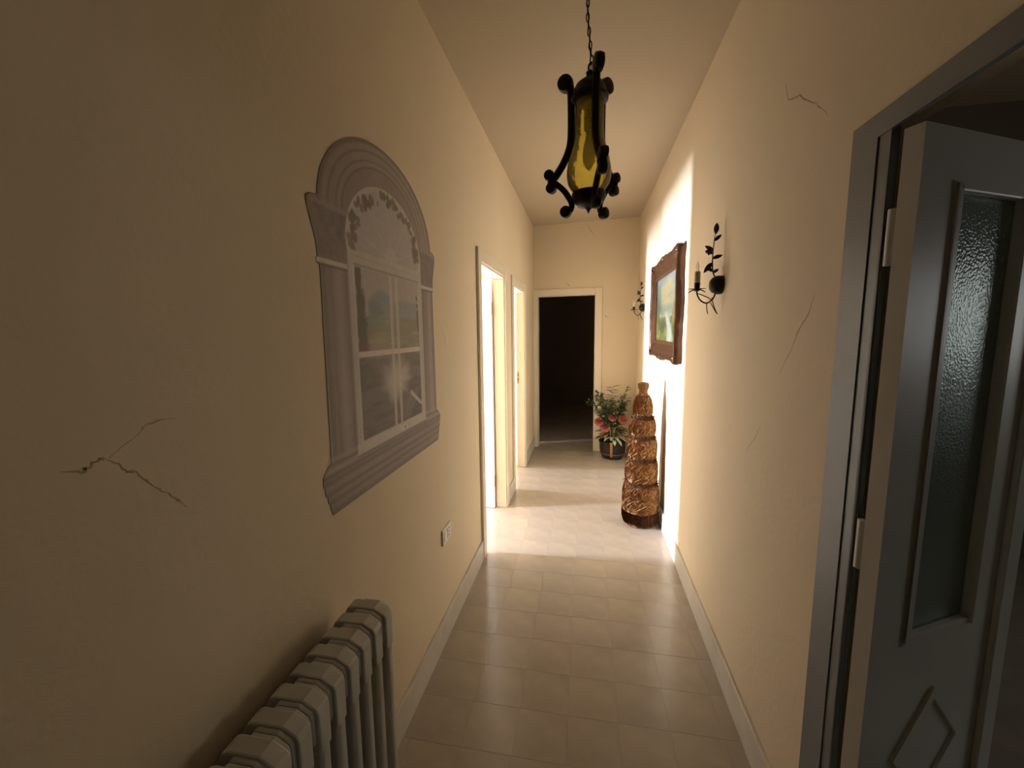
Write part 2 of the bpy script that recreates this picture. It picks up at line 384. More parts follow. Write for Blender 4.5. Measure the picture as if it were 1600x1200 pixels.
# pebbled glass
mg = bpy.data.materials.new('pebbled_glass'); mg.use_nodes = True; nt = mg.node_tree; N = nt.nodes; L = nt.links; N.remove(N['Principled BSDF'])
out = N['Material Output']; gl = N.new('ShaderNodeBsdfGlossy'); gl.inputs['Roughness'].default_value = 0.2; gl.inputs['Color'].default_value = (.85, .95, .93, 1)
tr = N.new('ShaderNodeBsdfTranslucent'); tr.inputs['Color'].default_value = (.55, .66, .62, 1); df = N.new('ShaderNodeBsdfDiffuse'); df.inputs['Color'].default_value = (.50, .58, .54, 1)
m1 = N.new('ShaderNodeMixShader'); m1.inputs[0].default_value = 0.5; m2 = N.new('ShaderNodeMixShader'); fz = N.new('ShaderNodeFresnel'); fz.inputs['IOR'].default_value = 1.6
tc = N.new('ShaderNodeTexCoord'); vo = N.new('ShaderNodeTexVoronoi'); vo.inputs['Scale'].default_value = 190; vo.feature = 'SMOOTH_F1'; bp = N.new('ShaderNodeBump'); bp.inputs['Strength'].default_value = 0.3; bp.inputs['Distance'].default_value = 0.003
L.new(tc.outputs['Object'], vo.inputs['Vector']); L.new(vo.outputs['Distance'], bp.inputs['Height'])
for n_ in (gl, tr, df, fz): L.new(bp.outputs['Normal'], n_.inputs['Normal'])
L.new(df.outputs[0], m1.inputs[1]); L.new(tr.outputs[0], m1.inputs[2]); L.new(fz.outputs[0], m2.inputs[0]); L.new(m1.outputs[0], m2.inputs[1]); L.new(gl.outputs[0], m2.inputs[2]); L.new(m2.outputs[0], out.inputs[0])
MB(XF).box((PU0, 0.012, PZ0), (PU1, 0.018, PZ1)).build('pane', mg, leaf4)
for z in (0.30, 1.05, 1.70):
    MB().lathe([(0.009, -0.055), (0.009, 0.055)], (0.598, 0.977, z), 12).build('hinge', M_leaf, leaf4, True)

# ------------------------------------------------------------------ flat prints: colours computed per vertex
def smooth(e0, e1, x): t = np.clip((x-e0)/(e1-e0), 0, 1); return t*t*(3-2*t)
def vnoise(x, y, seed=0):
    """value noise"""
    r = np.random.default_rng(seed).random((64, 64)); xi = np.floor(x).astype(int); yi = np.floor(y).astype(int); fx = x-xi; fy = y-yi
    fx = fx*fx*(3-2*fx); fy = fy*fy*(3-2*fy); g = lambda a, c: r[a % 64, c % 64]
    return (g(xi, yi)*(1-fx)+g(xi+1, yi)*fx)*(1-fy) + (g(xi, yi+1)*(1-fx)+g(xi+1, yi+1)*fx)*fy
def fbm(x, y, seed=0): return vnoise(x, y, seed)*.55 + vnoise(x*2.1, y*2.1, seed+1)*.28 + vnoise(x*4.3, y*4.3, seed+2)*.17
class Paint:
    def __init__(s, U, V, base): s.U, s.V = U, V; s.c = np.ones(U.shape+(3,))*np.array(base)
    def lay(s, mask, col):
        m = np.clip(mask, 0, 1)[..., None]; s.c = s.c*(1-m) + np.asarray(col)*m
    def rect(s, u0, u1, v0, v1, col, e=0.002, al=1.0):
        U, V = s.U, s.V
        s.lay(al*smooth(u0-e, u0+e, U)*(1-smooth(u1-e, u1+e, U))*smooth(v0-e, v0+e, V)*(1-smooth(v1-e, v1+e, V)), col)
    def blob(s, u, v, ru, rv, col, soft=0.5, al=1.0, rag=0.0, seed=3, fs=40):
        d = np.sqrt(((s.U-u)/ru)**2 + ((s.V-v)/rv)**2)
        if rag: d = d + rag*(fbm(s.U*fs, s.V*fs, seed)-0.5)*2
        s.lay(al*(1-smooth(1-soft, 1+soft*0.2, d)), col)
    def line(s, p, q, w_, col, e=0.0015, al=1.0):
        (a, b_), (c, d) = p, q; L2 = (c-a)**2+(d-b_)**2
        t = np.clip(((s.U-a)*(c-a)+(s.V-b_)*(d-b_))/L2, 0, 1); dist = np.hypot(s.U-a-t*(c-a), s.V-b_-t*(d-b_))
        s.lay(al*(1-smooth(w_/2-e, w_/2+e, dist)), col)
def print_mesh(name, pos, col, material, parent=None, thick=None):
    """grid mesh pos[r][c] with a colour attribute; closed by a thin back"""
    R_, K, _ = pos.shape; o0 = ORG.get(parent.name_full, Vector()) if parent else Vector()
    vs = (pos - np.array(o0)).reshape(-1, 3); idx = np.arange(R_*K).reshape(R_, K)
    f = np.stack([idx[:-1, :-1], idx[:-1, 1:], idx[1:, 1:], idx[1:, :-1]], -1).reshape(-1, 4); cols = col.reshape(-1, 3)
    ring = np.concatenate([idx[0, :], idx[1:, -1], idx[-1, -2::-1], idx[-2:0:-1, 0]])
    bk = vs[ring] + np.array(thick); n0 = len(vs); m = len(ring)
    allv = np.concatenate([vs, bk]); side = [(int(ring[i]), int(ring[(i+1) % m]), n0+(i+1) % m, n0+i) for i in range(m)]
    me = bpy.data.meshes.new(name); me.from_pydata(allv.tolist(), [], f.tolist() + side); me.update()
    at = me.color_attributes.new('print', 'FLOAT_COLOR', 'POINT')
    allc = np.ones((len(allv), 4), np.float32); allc[:n0, :3] = cols; allc[n0:, :3] = cols[ring]
    at.data.foreach_set('color', allc.ravel())
    o = bpy.data.objects.new(name, me); C.objects.link(o); me.materials.append(material)
    if parent: o.parent = parent
    return o
def print_mat(name, rough, bump=0):
    m = mat(name, (1, 1, 1), rough, var=0, bump=bump, bscale=120); a = m.node_tree.nodes.new('ShaderNodeVertexColor'); a.layer_name = 'print'
    m.node_tree.links.new(a.outputs['Color'], m.node_tree.nodes['Principled BSDF'].inputs['Base Color']); return m

# ---- arched trompe-l'oeil window printed on the left wall
def mural():
    rows, cols = 420, 260; yc = 1.375
    zs = np.linspace(1.026, 2.128, rows); yl = np.zeros(rows); yr = np.zeros(rows)
    KL = [(1.026,.972),(1.034,.968),(1.045,.963),(1.060,.963),(1.066,.954),(1.085,.954),(1.090,.945),(1.112,.945),(1.118,.938),(1.142,.938),(1.150,.945),(1.165,.962),(1.172,.978),(1.70,.985),(1.703,.972),(1.716,.970),(1.720,.978),(1.760,.974),(1.80,.960),(1.832,.950),(1.850,.946),(1.862,.950),(1.872,.968),(1.874,.992)]
    def side(z): return np.interp(z, [k[0] for k in KL], [k[1] for k in KL])
    for i, z in enumerate(zs):
        if z <= 1.874: o_ = side(z) - yc; o_ = -o_
        else: o_ = 0.383*math.sqrt(max(0, 1-((z-1.86)/0.268)**2))
        yl[i] = yc-o_; yr[i] = yc+o_*1.02
    t = np.linspace(0, 1, cols); U = yl[:, None]*(1-t)+yr[:, None]*t; V = np.repeat(zs[:, None], cols, 1)
    taupe, dark, light = (.315,.25,.215), (.165,.122,.105), (.45,.37,.315)
    p = Paint(U, V, taupe)
    # arch: concentric mouldings
    rho = np.where(V > 1.80, np.hypot((U-yc)/.383, (V-1.86)/.268), 0); top = smooth(1.855, 1.875, V)
    for r0, w_, c, al in ((.985,.03,dark,.7),(.93,.03,light,.45),(.885,.012,dark,.8),(.84,.05,light,.35),(.79,.012,dark,.65),(.755,.03,light,.4),(.72,.012,dark,.7)):
        p.lay(al*top*np.exp(-((rho-r0)/w_)**2), c)
    p.lay(.35*top*(U < yc)*smooth(.0, .35, yc-U), dark)
    # columns with painted roundness
    for a, c in ((.988, 1.108), (1.655, 1.772)):
        k = (U-a)/(c-a); inn = (k > 0)*(k < 1)*(V < 1.703)*(V > 1.17)
        p.lay(inn*(.55*np.exp(-((k-.05)/.12)**2)+.5*np.exp(-((k-.95)/.1)**2)+.35*np.exp(-((k-.33)/.05)**2)), dark)
        p.lay(inn*.6*np.exp(-((k-.62)/.16)**2), light)
        p.rect(a-.02, c+.02, 1.705, 1.718, (.60,.53,.46), .002); p.rect(a-.02, c+.02, 1.697, 1.705, dark, .002, .8); p.rect(a-.02, c+.02, 1.720, 1.726, dark, .002, .5)
        p.rect(a-.06, c+.05, 1.728, 1.86, (.225,.172,.155), .003, .9)
        cap = (V > 1.728)*(V < 1.862)*(U > a-.06)*(U < c+.05)
        p.lay(cap*.5*smooth(.45, .7, fbm(U*38, V*45, 9)), (.30,.235,.21)); p.lay(cap*.4*smooth(.5, .75, fbm(U*60, V*30, 19)), (.13,.095,.085))
        p.rect(a-.06, c+.05, 1.852, 1.862, light, .003, .35)
        p.rect(a-.02, c+.02, 1.172, 1.185, light, .003, .5); p.rect(a-.02, c+.02, 1.160, 1.170, dark, .003, .5)
    # the window opening: pale frame, fan light, panes
    W0, W1 = 1.110, 1.648; wc = (W0+W1)/2
    white = (.54,.475,.42); fr2 = np.hypot((U-wc)/.272, (V-1.79)/.212); fan = ((V > 1.79)*(1-smooth(.985, 1.0, fr2))+(V <= 1.79)*(V > 1.755)*(U > W0)*(U < W1))
    sky = np.stack([.47+0*V, .415+0*V, .39+0*V], -1)
    p.lay(fan, (.55,.48,.42)); fin = ((V > 1.79)*(1-smooth(.91, .93, fr2)) + (V <= 1.79)*(V > 1.77)*(U > W0+.025)*(U < W1-.025))
    m = np.clip(fin, 0, 1)[..., None]; p.c = p.c*(1-m) + sky*m
    for k in range(5):
        a = PI*(k+.5)/5 + .02; p.line((wc+.01, 1.775), (wc+.235*math.cos(a), 1.775+.18*math.sin(a)), .0035, (.60,.55,.51), .002, .55)
    p.blob(wc+.01, 1.775, .05, .045, (.56,.51,.47), .2, .6)
    rg = np.random.default_rng(11)
    for k in range(80):      # hanging foliage under the arch
        a = PI*rg.uniform(.02, .98); r_ = rg.uniform(.78, .94); u = wc+.272*r_*math.cos(a); v = 1.79+.212*r_*math.sin(a)
        p.blob(u, v-.004, rg.uniform(.008, .020), rg.uniform(.009, .019), [(.19,.125,.10),(.22,.17,.115),(.16,.135,.09),(.26,.16,.13)][k % 4], .4, .9, .35, k)
    for (u, v) in ((1.135, 1.78), (1.145, 1.765), (1.13, 1.80)): p.blob(u, v, .018, .016, (.27,.2,.18), .4, .9, .4, 5)
    # lower window
    p.rect(W0, W1, 1.150, 1.765, white, .002); p.rect(W0, W0+.006, 1.15, 1.765, dark, .003, .5); p.rect(W0+.026, W0+.034, 1.185, 1.735, (.68,.62,.56), .002, .6)
    p.rect(W0+.03, W1-.03, 1.722, 1.730, (.33,.27,.25), .002, .8); p.rect(W0+.02, W1-.02, 1.748, 1.753, (.42,.36,.33), .002, .6)
    G0, G1, H0, H1 = W0+.036, W1-.040, 1.190, 1.720
    gl_ = smooth(G0-.002, G0+.002, U)*(1-smooth(G1-.002, G1+.002, U))*smooth(H0-.002, H0+.002, V)*(1-smooth(H1-.002, H1+.002, V))
    keep = p.c.copy()
    z0 = (V-H0)/(H1-H0)
    p.c = np.stack([.52-.05*z0, .45-.03*z0, .385-.0*z0], -1)                              # pale sky
    p.blob(1.30, 1.615, .10, .055, (.33,.345,.35), .35, .9, .1, 21, 20); p.blob(1.50, 1.60, .16, .05, (.37,.37,.37), .35, .8, .1, 22, 20)   # blue hills
    p.blob(1.26, 1.60, .06, .035, (.26,.29,.29), .4, .7, .25, 23)
    fld = 1-smooth(1.575, 1.59, V+.01*fbm(U*12, V*3, 31)); p.lay(fld, (.37,.34,.265))
    p.lay(fld*.6*smooth(.4, .7, fbm(U*9, V*40, 33)), (.28,.27,.20)); p.lay(fld*.5*smooth(.5, .75, fbm(U*7, V*50, 35)), (.46,.42,.32))
    p.blob(1.25, 1.56, .09, .02, (.30,.33,.30), .5, .8, .3, 24); p.blob(1.24, 1.475, .12, .02, (.42,.33,.30), .5, .7, .3, 25)
    wtr = 1-smooth(1.435, 1.455, V+.02*(fbm(U*15, V*4, 41)-.5)); p.lay(wtr, (.27,.235,.215)); p.lay(wtr*.6*smooth(.45, .7, fbm(U*8, V*45, 43)), (.20,.17,.16))
    d = np.hypot((U-1.40)/.13, (V-1.36)/.085); an = np.arctan2(V-1.35, U-1.40)                 # bright fountain-like spray
    p.lay((1-smooth(.2, 1.15, d + .35*(vnoise(an*5+20, d*2, 44)-.5)))*.9, (.55,.51,.46)); p.blob(1.36, 1.31, .05, .05, (.50,.47,.43), .9, .7, .3, 45)
    p.blob(1.20, 1.40, .06, .02, (.23,.21,.18), .5, .8, .3, 46); p.blob(1.56, 1.425, .06, .018, (.24,.24,.20), .5, .8, .3, 47)
    for (u, v, ru, rv) in ((1.165,1.68,.022,.06),(1.170,1.60,.028,.09),(1.175,1.53,.035,.07),(1.165,1.47,.04,.04)):  # dark cypress and shrub on the left
        p.blob(u, v, ru, rv, (.20,.19,.16), .35, .95, .35, 51)
    p.blob(1.18, 1.475, .035, .03, (.27,.18,.17), .5, .8, .3, 52)
    for (u, v) in ((1.595,1.66),(1.595,1.63)): p.blob(u, v, .01, .012, (.24,.22,.19), .4, .9, .3, 53)
    p.blob(1.60, 1.57, .018, .05, (.28,.22,.23), .4, .9, .3, 54)
    p.lay(.8*(1-smooth(-.02, .0, (V-1.19)-.9*np.abs(U-1.47)-.0))*(U > 1.40)*(V < 1.33)*smooth(1.40, 1.42, U), (.20,.165,.155))
    p.line((1.51, 1.29), (1.60, 1.235), .016, (.55,.49,.44)); p.line((1.44, 1.20), (1.51, 1.29), .004, (.45,.40,.37), .003, .6)
    p.rect(G0, G1, 1.448, 1.466, (.66,.585,.52), .002); p.rect(G0, G1, 1.443, 1.448, (.30,.25,.22), .002, .6)
    for u in (1.372, 1.418): p.rect(u-.010, u+.010, 1.17, 1.72, (.60,.54,.48), .003, .75)
    g3 = gl_[..., None]; p.c = keep*(1-g3) + p.c*g3
    p.rect(W0, W1, 1.150, 1.186, (.60,.535,.475), .002); p.rect(W0, W1, 1.146, 1.153, dark, .003, .7); p.rect(1.40, 1.47, 1.158, 1.178, (.68,.61,.54), .003, .8); p.rect(1.435, 1.45, 1.163, 1.172, dark, .002, .8)
    # sill mouldings
    for z_, w_, c, al in ((1.148,.010,light,.6),(1.136,.004,dark,.7),(1.118,.006,dark,.8),(1.105,.012,light,.5),(1.089,.005,dark,.8),(1.076,.010,light,.35),(1.064,.005,dark,.7),(1.050,.010,light,.25),(1.034,.008,dark,.6)):
        p.lay(al*np.exp(-((V-z_)/w_)**2)*((U < W0)+(U > W1)+(V < 1.146)), c)
    bs = (V < 1.146)*1.0; p.lay(bs*.25, dark)
    g4 = gl_[..., None]; p.c = p.c*(1-g4) + (p.c - .42)*1.25*g4 + .39*g4
    p.c *= (1 + .16*(fbm(U*90, V*90, 61)-.5))[..., None]
    pos = np.stack([np.full_like(U, XL+0.0016), U, V], -1)
    o = print_mesh('wall_mural', pos, np.clip(p.c, 0, 1), print_mat('mural_print', .6), None, (-0.0014, 0, 0))
    o['label'] = 'taupe arched trompe-l\'oeil window mural with painted garden view on the left wall'; o['category'] = 'mural'
mural()

# ------------------------------------------------------------------ framed landscape on the right wall
def painting():
    Y0, Y1, Z0, Z1 = 2.765, 3.81, 1.318, 2.050
    root = thing('framed_painting', 'landscape painting in an ornate bronze-gilt frame on the right wall', 'painting', (XR, (Y0+Y1)/2, Z0))
    Mf = mat('bronze_gilt', (0.085, 0.034, 0.015), 0.38, 0.6, var=0.35, scale=14, bump=0.35, bscale=55)
    Mf2 = mat('bright_gilt', (0.20, 0.085, 0.03), 0.32, 0.8, var=0.25, scale=18, bump=0.3, bscale=60)
    # profile: (inset from outer edge, height above wall)
    prof = [(0.004, 0.0), (0.003, 0.016), (0, 0.020), (0.001, 0.044), (0.004, 0.051), (0.012, 0.054), (0.022, 0.050), (0.030, 0.042), (0.042, 0.040), (0.055, 0.041), (0.066, 0.034), (0.078, 0.030), (0.092, 0.026), (0.104, 0.020), (0.112, 0.014), (0.112, 0.0)]
    n = 60
    def ring(ins, wav):
        out = []
        for s_ in range(4):
            for k in range(n):
                t = k/n
                bulge = wav*(0.020*math.exp(-((t-.5)/.16)**2) + 0.016*(math.exp(-(t/.09)**2)+math.exp(-((1-t)/.09)**2)) + 0.003*math.sin(t*PI*14))
                a, c = Y0+ins, Y1-ins; d, e = Z0+ins, Z1-ins
                if s_ == 0: out.append((a+(c-a)*t, d-bulge))
                elif s_ == 1: out.append((c+bulge, d+(e-d)*t))
                elif s_ == 2: out.append((c+(a-c)*t, e+bulge))
                else: out.append((a-bulge, e+(d-e)*t))
        return out
    vs = []; m = 4*n
    for i, (ins, h) in enumerate(prof):
        wv = max(0, 1-ins/0.07)
        for (y, z) in ring(ins, wv): vs.append((XR-0.001-h, y, z))
    fs = [(i*m+k, i*m+(k+1) % m, (i+1)*m+(k+1) % m, (i+1)*m+k) for i in range(len(prof)-1) for k in range(m)]
    fo = MB().add(vs, fs).build('frame', Mf, root, True)
    for (cy_, cz_, sy, sz) in ((Y0, Z0, 1, 1), (Y1, Z0, -1, 1), (Y0, Z1, 1, -1), (Y1, Z1, -1, -1)):       # acanthus corners
        q = MB()
        for a in (-0.5, 0.1, 0.78, 1.46, 2.07):
            d = Vector((0, sy*math.cos(a), sz*math.sin(a)))
            q.leaf(Vector((XR-0.046, cy_+sy*0.026, cz_+sz*0.026)) - d*0.02, d + Vector((0.12, 0, 0)), Vector((-1, 0, 0)), 0.062, 0.026, 0.1, 0.2, 5, 0.006)
        q.ball((XR-0.046, cy_+sy*0.026, cz_+sz*0.026), 0.012, 10)
        q.build('corner_ornament', Mf2, fo, True)
    for (cy_, cz_, v) in ((Y0, (Z0+Z1)/2, (0, 1, 0)), (Y1, (Z0+Z1)/2, (0, -1, 0)), ((Y0+Y1)/2, Z0, (0, 0, 1)), ((Y0+Y1)/2, Z1, (0, 0, -1))):
        q = MB(); v = Vector(v); t_ = Vector((1, 0, 0)).cross(v)
        for a in (-1.0, -.5, 0, .5, 1.0):
            d = v*math.cos(a)+t_*math.sin(a); q.leaf(Vector((XR-0.044, cy_, cz_)) - d*0.005, d+Vector((.10, 0, 0)), Vector((-1, 0, 0)), 0.055, 0.024, .1, .2, 5, 0.006)
        q.ball(Vector((XR-0.046, cy_, cz_))+v*0.006, 0.011, 10)
        q.build('centre_ornament', Mf2, fo, True)
    # inner gilt slip
    q = MB(); i0, i1 = 0.100, 0.122
    for a, c in (((Y0+i0, Z0+i0), (Y1-i0, Z0+i1)), ((Y0+i0, Z1-i1), (Y1-i0, Z1-i0)), ((Y0+i0, Z0+i1), (Y0+i1, Z1-i1)), ((Y1-i1, Z0+i1), (Y1-i0, Z1-i1))):
        q.box((XR-0.026, a[0], a[1]), (XR-0.004, c[0], c[1]))
    q.build('slip', Mf2, root, bevel=0.003)
    # canvas. u runs left to right as seen from the corridor (from far to near), v bottom to top
    R_, K = 150, 190; y_ = np.linspace(Y1-i1, Y0+i1, K); z_ = np.linspace(Z0+i1, Z1-i1, R_)
    U, V = np.meshgrid(np.linspace(0, 1, K), np.linspace(0, 1, R_)); p = Paint(U, V, (.55,.58,.55))
    p.lay(smooth(.55, 1.0, V), (.42,.55,.72)); p.blob(.50, .80, .42, .20, (.75,.68,.46), .8, .9, .3, 71, 8); p.blob(.75, .92, .3, .08, (.70,.72,.70), .8, .6, .3, 72, 9)
    p.blob(.45, .62, .5, .12, (.72,.66,.45), .8, .7, .3, 73, 9); p.blob(.5, .50, .8, .09, (.42,.50,.46), .6, .8, .3, 74, 9)
    p.blob(.12, .72, .16, .26, (.32,.46,.46), .5, .8, .5, 75, 14); p.blob(.10, .52, .15, .22, (.20,.31,.24), .5, .85, .5, 76, 14)
    for u, h in ((.06,.9),(.14,.84),(.22,.75),(.30,.66)): p.line((u, .30), (u+.015, h), .012, (.22,.22,.15), .006, .7)
    p.line((.20, .62), (.85, .72), .018, (.46,.38,.24), .012, .6)
    p.lay((1-smooth(.34, .40, V))*1.0, (.42,.46,.20))
    p.lay((1-smooth(.34, .40, V))*.7*smooth(.42, .65, fbm(U*9, V*9, 77)), (.16,.24,.12)); p.lay((1-smooth(.34, .42, V))*.7*smooth(.5, .7, fbm(U*7, V*12, 78)), (.66,.62,.26))
    p.blob(.32, .22, .20, .12, (.13,.19,.14), .5, .85, .4, 79, 10)
    xw = .62 + .10*np.sin(V*7+1.0); wd = .05 + .11*(1-V*1.9).clip(0, 1)
    p.lay((1-smooth(.7, 1.1, np.abs(U-xw)/wd))*(1-smooth(.42, .50, V)), (.55,.66,.74)); p.lay((1-smooth(.2, .6, np.abs(U-xw)/wd))*(1-smooth(.38, .46, V))*.7, (.78,.82,.82))
    p.line((.40, .30), (.34, .44), .016, (.15,.13,.09), .006, .9); p.line((.40, .30), (.52, .26), .02, (.15,.13,.09), .006, .9); p.line((.34, .44), (.46, .50), .008, (.17,.14,.1), .005, .8)
    p.blob(.92, .42, .12, .22, (.42,.33,.14), .5, .8, .5, 80, 12); p.blob(.95, .18, .14, .14, (.18,.25,.14), .5, .85, .4, 81, 12); p.blob(.96, .62, .08, .10, (.34,.42,.26), .5, .7, .5, 82, 12)
    p.c *= (1+.35*(fbm(U*30, V*30, 83)-.5))[..., None]; p.c = .34*np.clip(p.c, 0, 1)**1.25*np.array((1.02, .92, .66))
    Yg, Zg = np.meshgrid(y_, z_); pos = np.stack([np.full_like(Yg, XR-0.016), Yg, Zg], -1)
    print_mesh('canvas', pos, np.clip(p.c*1.0, 0, 1), print_mat('oil_paint', .35, .15), root, (0.008, 0, 0))
painting()

# ------------------------------------------------------------------ pendant lantern
def lantern():
    cx, cy, zb = 0.0, 1.30, 1.869; K = 0.000522
    root = thing('pendant_lantern', 'dark iron pendant lantern with amber glass hanging from the ceiling', 'lamp', (cx, cy, zb))
    c = (cx, cy, zb)
    # bottom cup with tip
    MB().lathe([(.001,0),(.006,.010),(.012,.016),(.034,.022),(.046,.036),(.050,.050),(.049,.058),(.038,.064),(.02,.066)], c, 28).build('bottom_cup', M_iron, root, True)
    # domed cap
    MB().lathe([(.047,.308),(.053,.312),(.054,.320),(.050,.327),(.047,.340),(.040,.353),(.029,.362),(.017,.368),(.012,.372),(.010,.382),(.012,.386),(.006,.392)], c, 28).build('cap', M_iron, root, True)
    pts = [(cx+.004+.008*math.cos(2*PI*k/20), cy, zb+.400+.012*math.sin(2*PI*k/20)) for k in range(20)]
    MB().tube(pts, .0032, 8, True).build('hook_loop', M_iron, root, True)
    rt, rm = .050, .109
    for al in (168, 288, 48):
        a = math.radians(al); e = Vector((math.cos(a), math.sin(a), 0)); g = e.cross(Vector((0, 0, 1)))
        pos = lambda r, z: Vector(c) + e*r + Vector((0, 0, z))
        q = MB()
        q.tube(curve([pos(.058, .362), pos(.055, .335), pos(.0535, .27), pos(.0545, .215), pos(.062, .182), pos(.078, .150), pos(.098, .122), pos(.108, .112)], 6), .0112, 10)
        q.tube(curve([pos(.108, .102), pos(.094, .092), pos(.076, .075), pos(.060, .052), pos(.051, .034), pos(.053, .018), pos(.062, .012)], 6), .0090, 10)
        arm = q.build('arm', M_iron, root, True)
        def disc(r, z, R, h): return MB().lathe([(R*.55,-h),(R*.92,-h*.75),(R,0),(R*.92,h*.75),(R*.55,h)], pos(r, z), 18, g)
        q = MB()
        for (r, z, R, h) in ((.072, .372, .0240, .014),): q.add(disc(r, z, R, h).v, disc(r, z, R, h).f)
        q.build('scroll', M_iron, arm, True)
        q = MB(); q.add(disc(.121, .124, .0165, .013).v, disc(.121, .124, .0165, .013).f); q.add(disc(.115, .086, .0165, .013).v, disc(.115, .086, .0165, .013).f)
        q.ball(pos(.112, .105), .015, 10); q.build('scroll', M_iron, arm, True)
        q = MB(); q.add(disc(.069, .012, .0180, .012).v, disc(.069, .012, .0180, .012).f); q.build('scroll', M_iron, arm, True)
    # amber glass chimney
    ma = bpy.data.materials.new('amber_glass'); ma.use_nodes = True; nt = ma.node_tree; N = nt.nodes; L = nt.links; N.remove(N['Principled BSDF']); out = N['Material Output']
    t = N.new('ShaderNodeBsdfTransparent'); t.inputs[0].default_value = (1.0, .93, .48, 1); tl = N.new('ShaderNodeBsdfTranslucent'); tl.inputs[0].default_value = (.95, .80, .22, 1)
    g = N.new('ShaderNodeBsdfGlossy'); g.inputs['Roughness'].default_value = .08; mx = N.new('ShaderNodeMixShader'); mx.inputs[0].default_value = .3; mx2 = N.new('ShaderNodeMixShader'); f = N.new('ShaderNodeFresnel'); f.inputs[0].default_value = 1.45
    tc = N.new('ShaderNodeTexCoord'); nz = N.new('ShaderNodeTexNoise'); nz.inputs['Scale'].default_value = 35; bp = N.new('ShaderNodeBump'); bp.inputs['Strength'].default_value = .35; bp.inputs['Distance'].default_value = .01
    L.new(tc.outputs['Object'], nz.inputs['Vector']); L.new(nz.outputs['Fac'], bp.inputs['Height']); L.new(bp.outputs['Normal'], g.inputs['Normal']); L.new(bp.outputs['Normal'], f.inputs['Normal'])
    L.new(t.outputs[0], mx.inputs[1]); L.new(tl.outputs[0], mx.inputs[2]); L.new(f.outputs[0], mx2.inputs[0]); L.new(mx.outputs[0], mx2.inputs[1]); L.new(g.outputs[0], mx2.inputs[2]); L.new(mx2.outputs[0], out.inputs[0])
    prof = curve([(.040, 0, .315), (.041, 0, .28), (.041, 0, .24), (.042, 0, .215), (.049, 0, .185), (.059, 0, .15), (.065, 0, .115), (.061, 0, .085), (.046, 0, .062)], 4)
    MB().lathe([(v.x, v.z) for v in prof], c, 32, cap=False).build('glass_chimney', ma, root, True)
    Mb = mat('bulb_glass', (.45, .44, .38), .25, var=0)
    so = MB().lathe([(.013,.325),(.016,.30),(.016,.235),(.013,.228)], c, 18).build('lamp_holder', mat('cream_holder', (.60,.50,.30), .5), root, True)
    MB().lathe([(.009,.228),(.011,.21),(.016,.19),(.019,.165),(.017,.145),(.010,.130),(.002,.122)], c, 18).build('bulb', Mb, so, True)
    # chain of links up to the ceiling
    z0 = zb+.420; n = int((ZC-0.03-z0)/.0185); base = None
    for k in range(n+1):
        z = z0 + .0185*k; x = cx + .004 - .012*min(1, k/6)
        if base is None:
            pts = [(x+.0042*math.cos(2*PI*i/12), cy, z+.0125*math.sin(2*PI*i/12)) for i in range(12)]
            base = MB().tube(pts, .0016, 6, True).build('chain_link', M_iron, root, True); bx = x; bz = z
        else:
            o = bpy.data.objects.new('chain_link', base.data); C.objects.link(o); o.parent = root
            off = Vector((x-bx, 0, z-bz))
            if k % 2:
                ctr = Vector((bx, cy, bz)) - Vector(c); R_ = Matrix.Translation(ctr) @ Matrix.Rotation(PI/2.3, 4, 'Z') @ Matrix.Translation(-ctr); o.matrix_local = Matrix.Translation(off) @ R_
            else: o.location = off
    MB().tube(curve([(cx+.003, cy+.003, zb+.392), (cx-.002, cy+.004, zb+.47), (cx-.009, cy+.004, zb+.6), (cx-.007, cy+.004, zb+.75), (cx-.008, cy+.003, ZC-.01)], 6), .0014, 6).build('cable', mat('brown_cable', (.05,.03,.02), .5), root, True)
    MB().lathe([(.045,-.002),(.045,-.012),(.035,-.026),(.014,-.036),(.006,-.040)], (cx-.008, cy, ZC), 24).build('ceiling_rose', M_iron, root, True)
lantern()

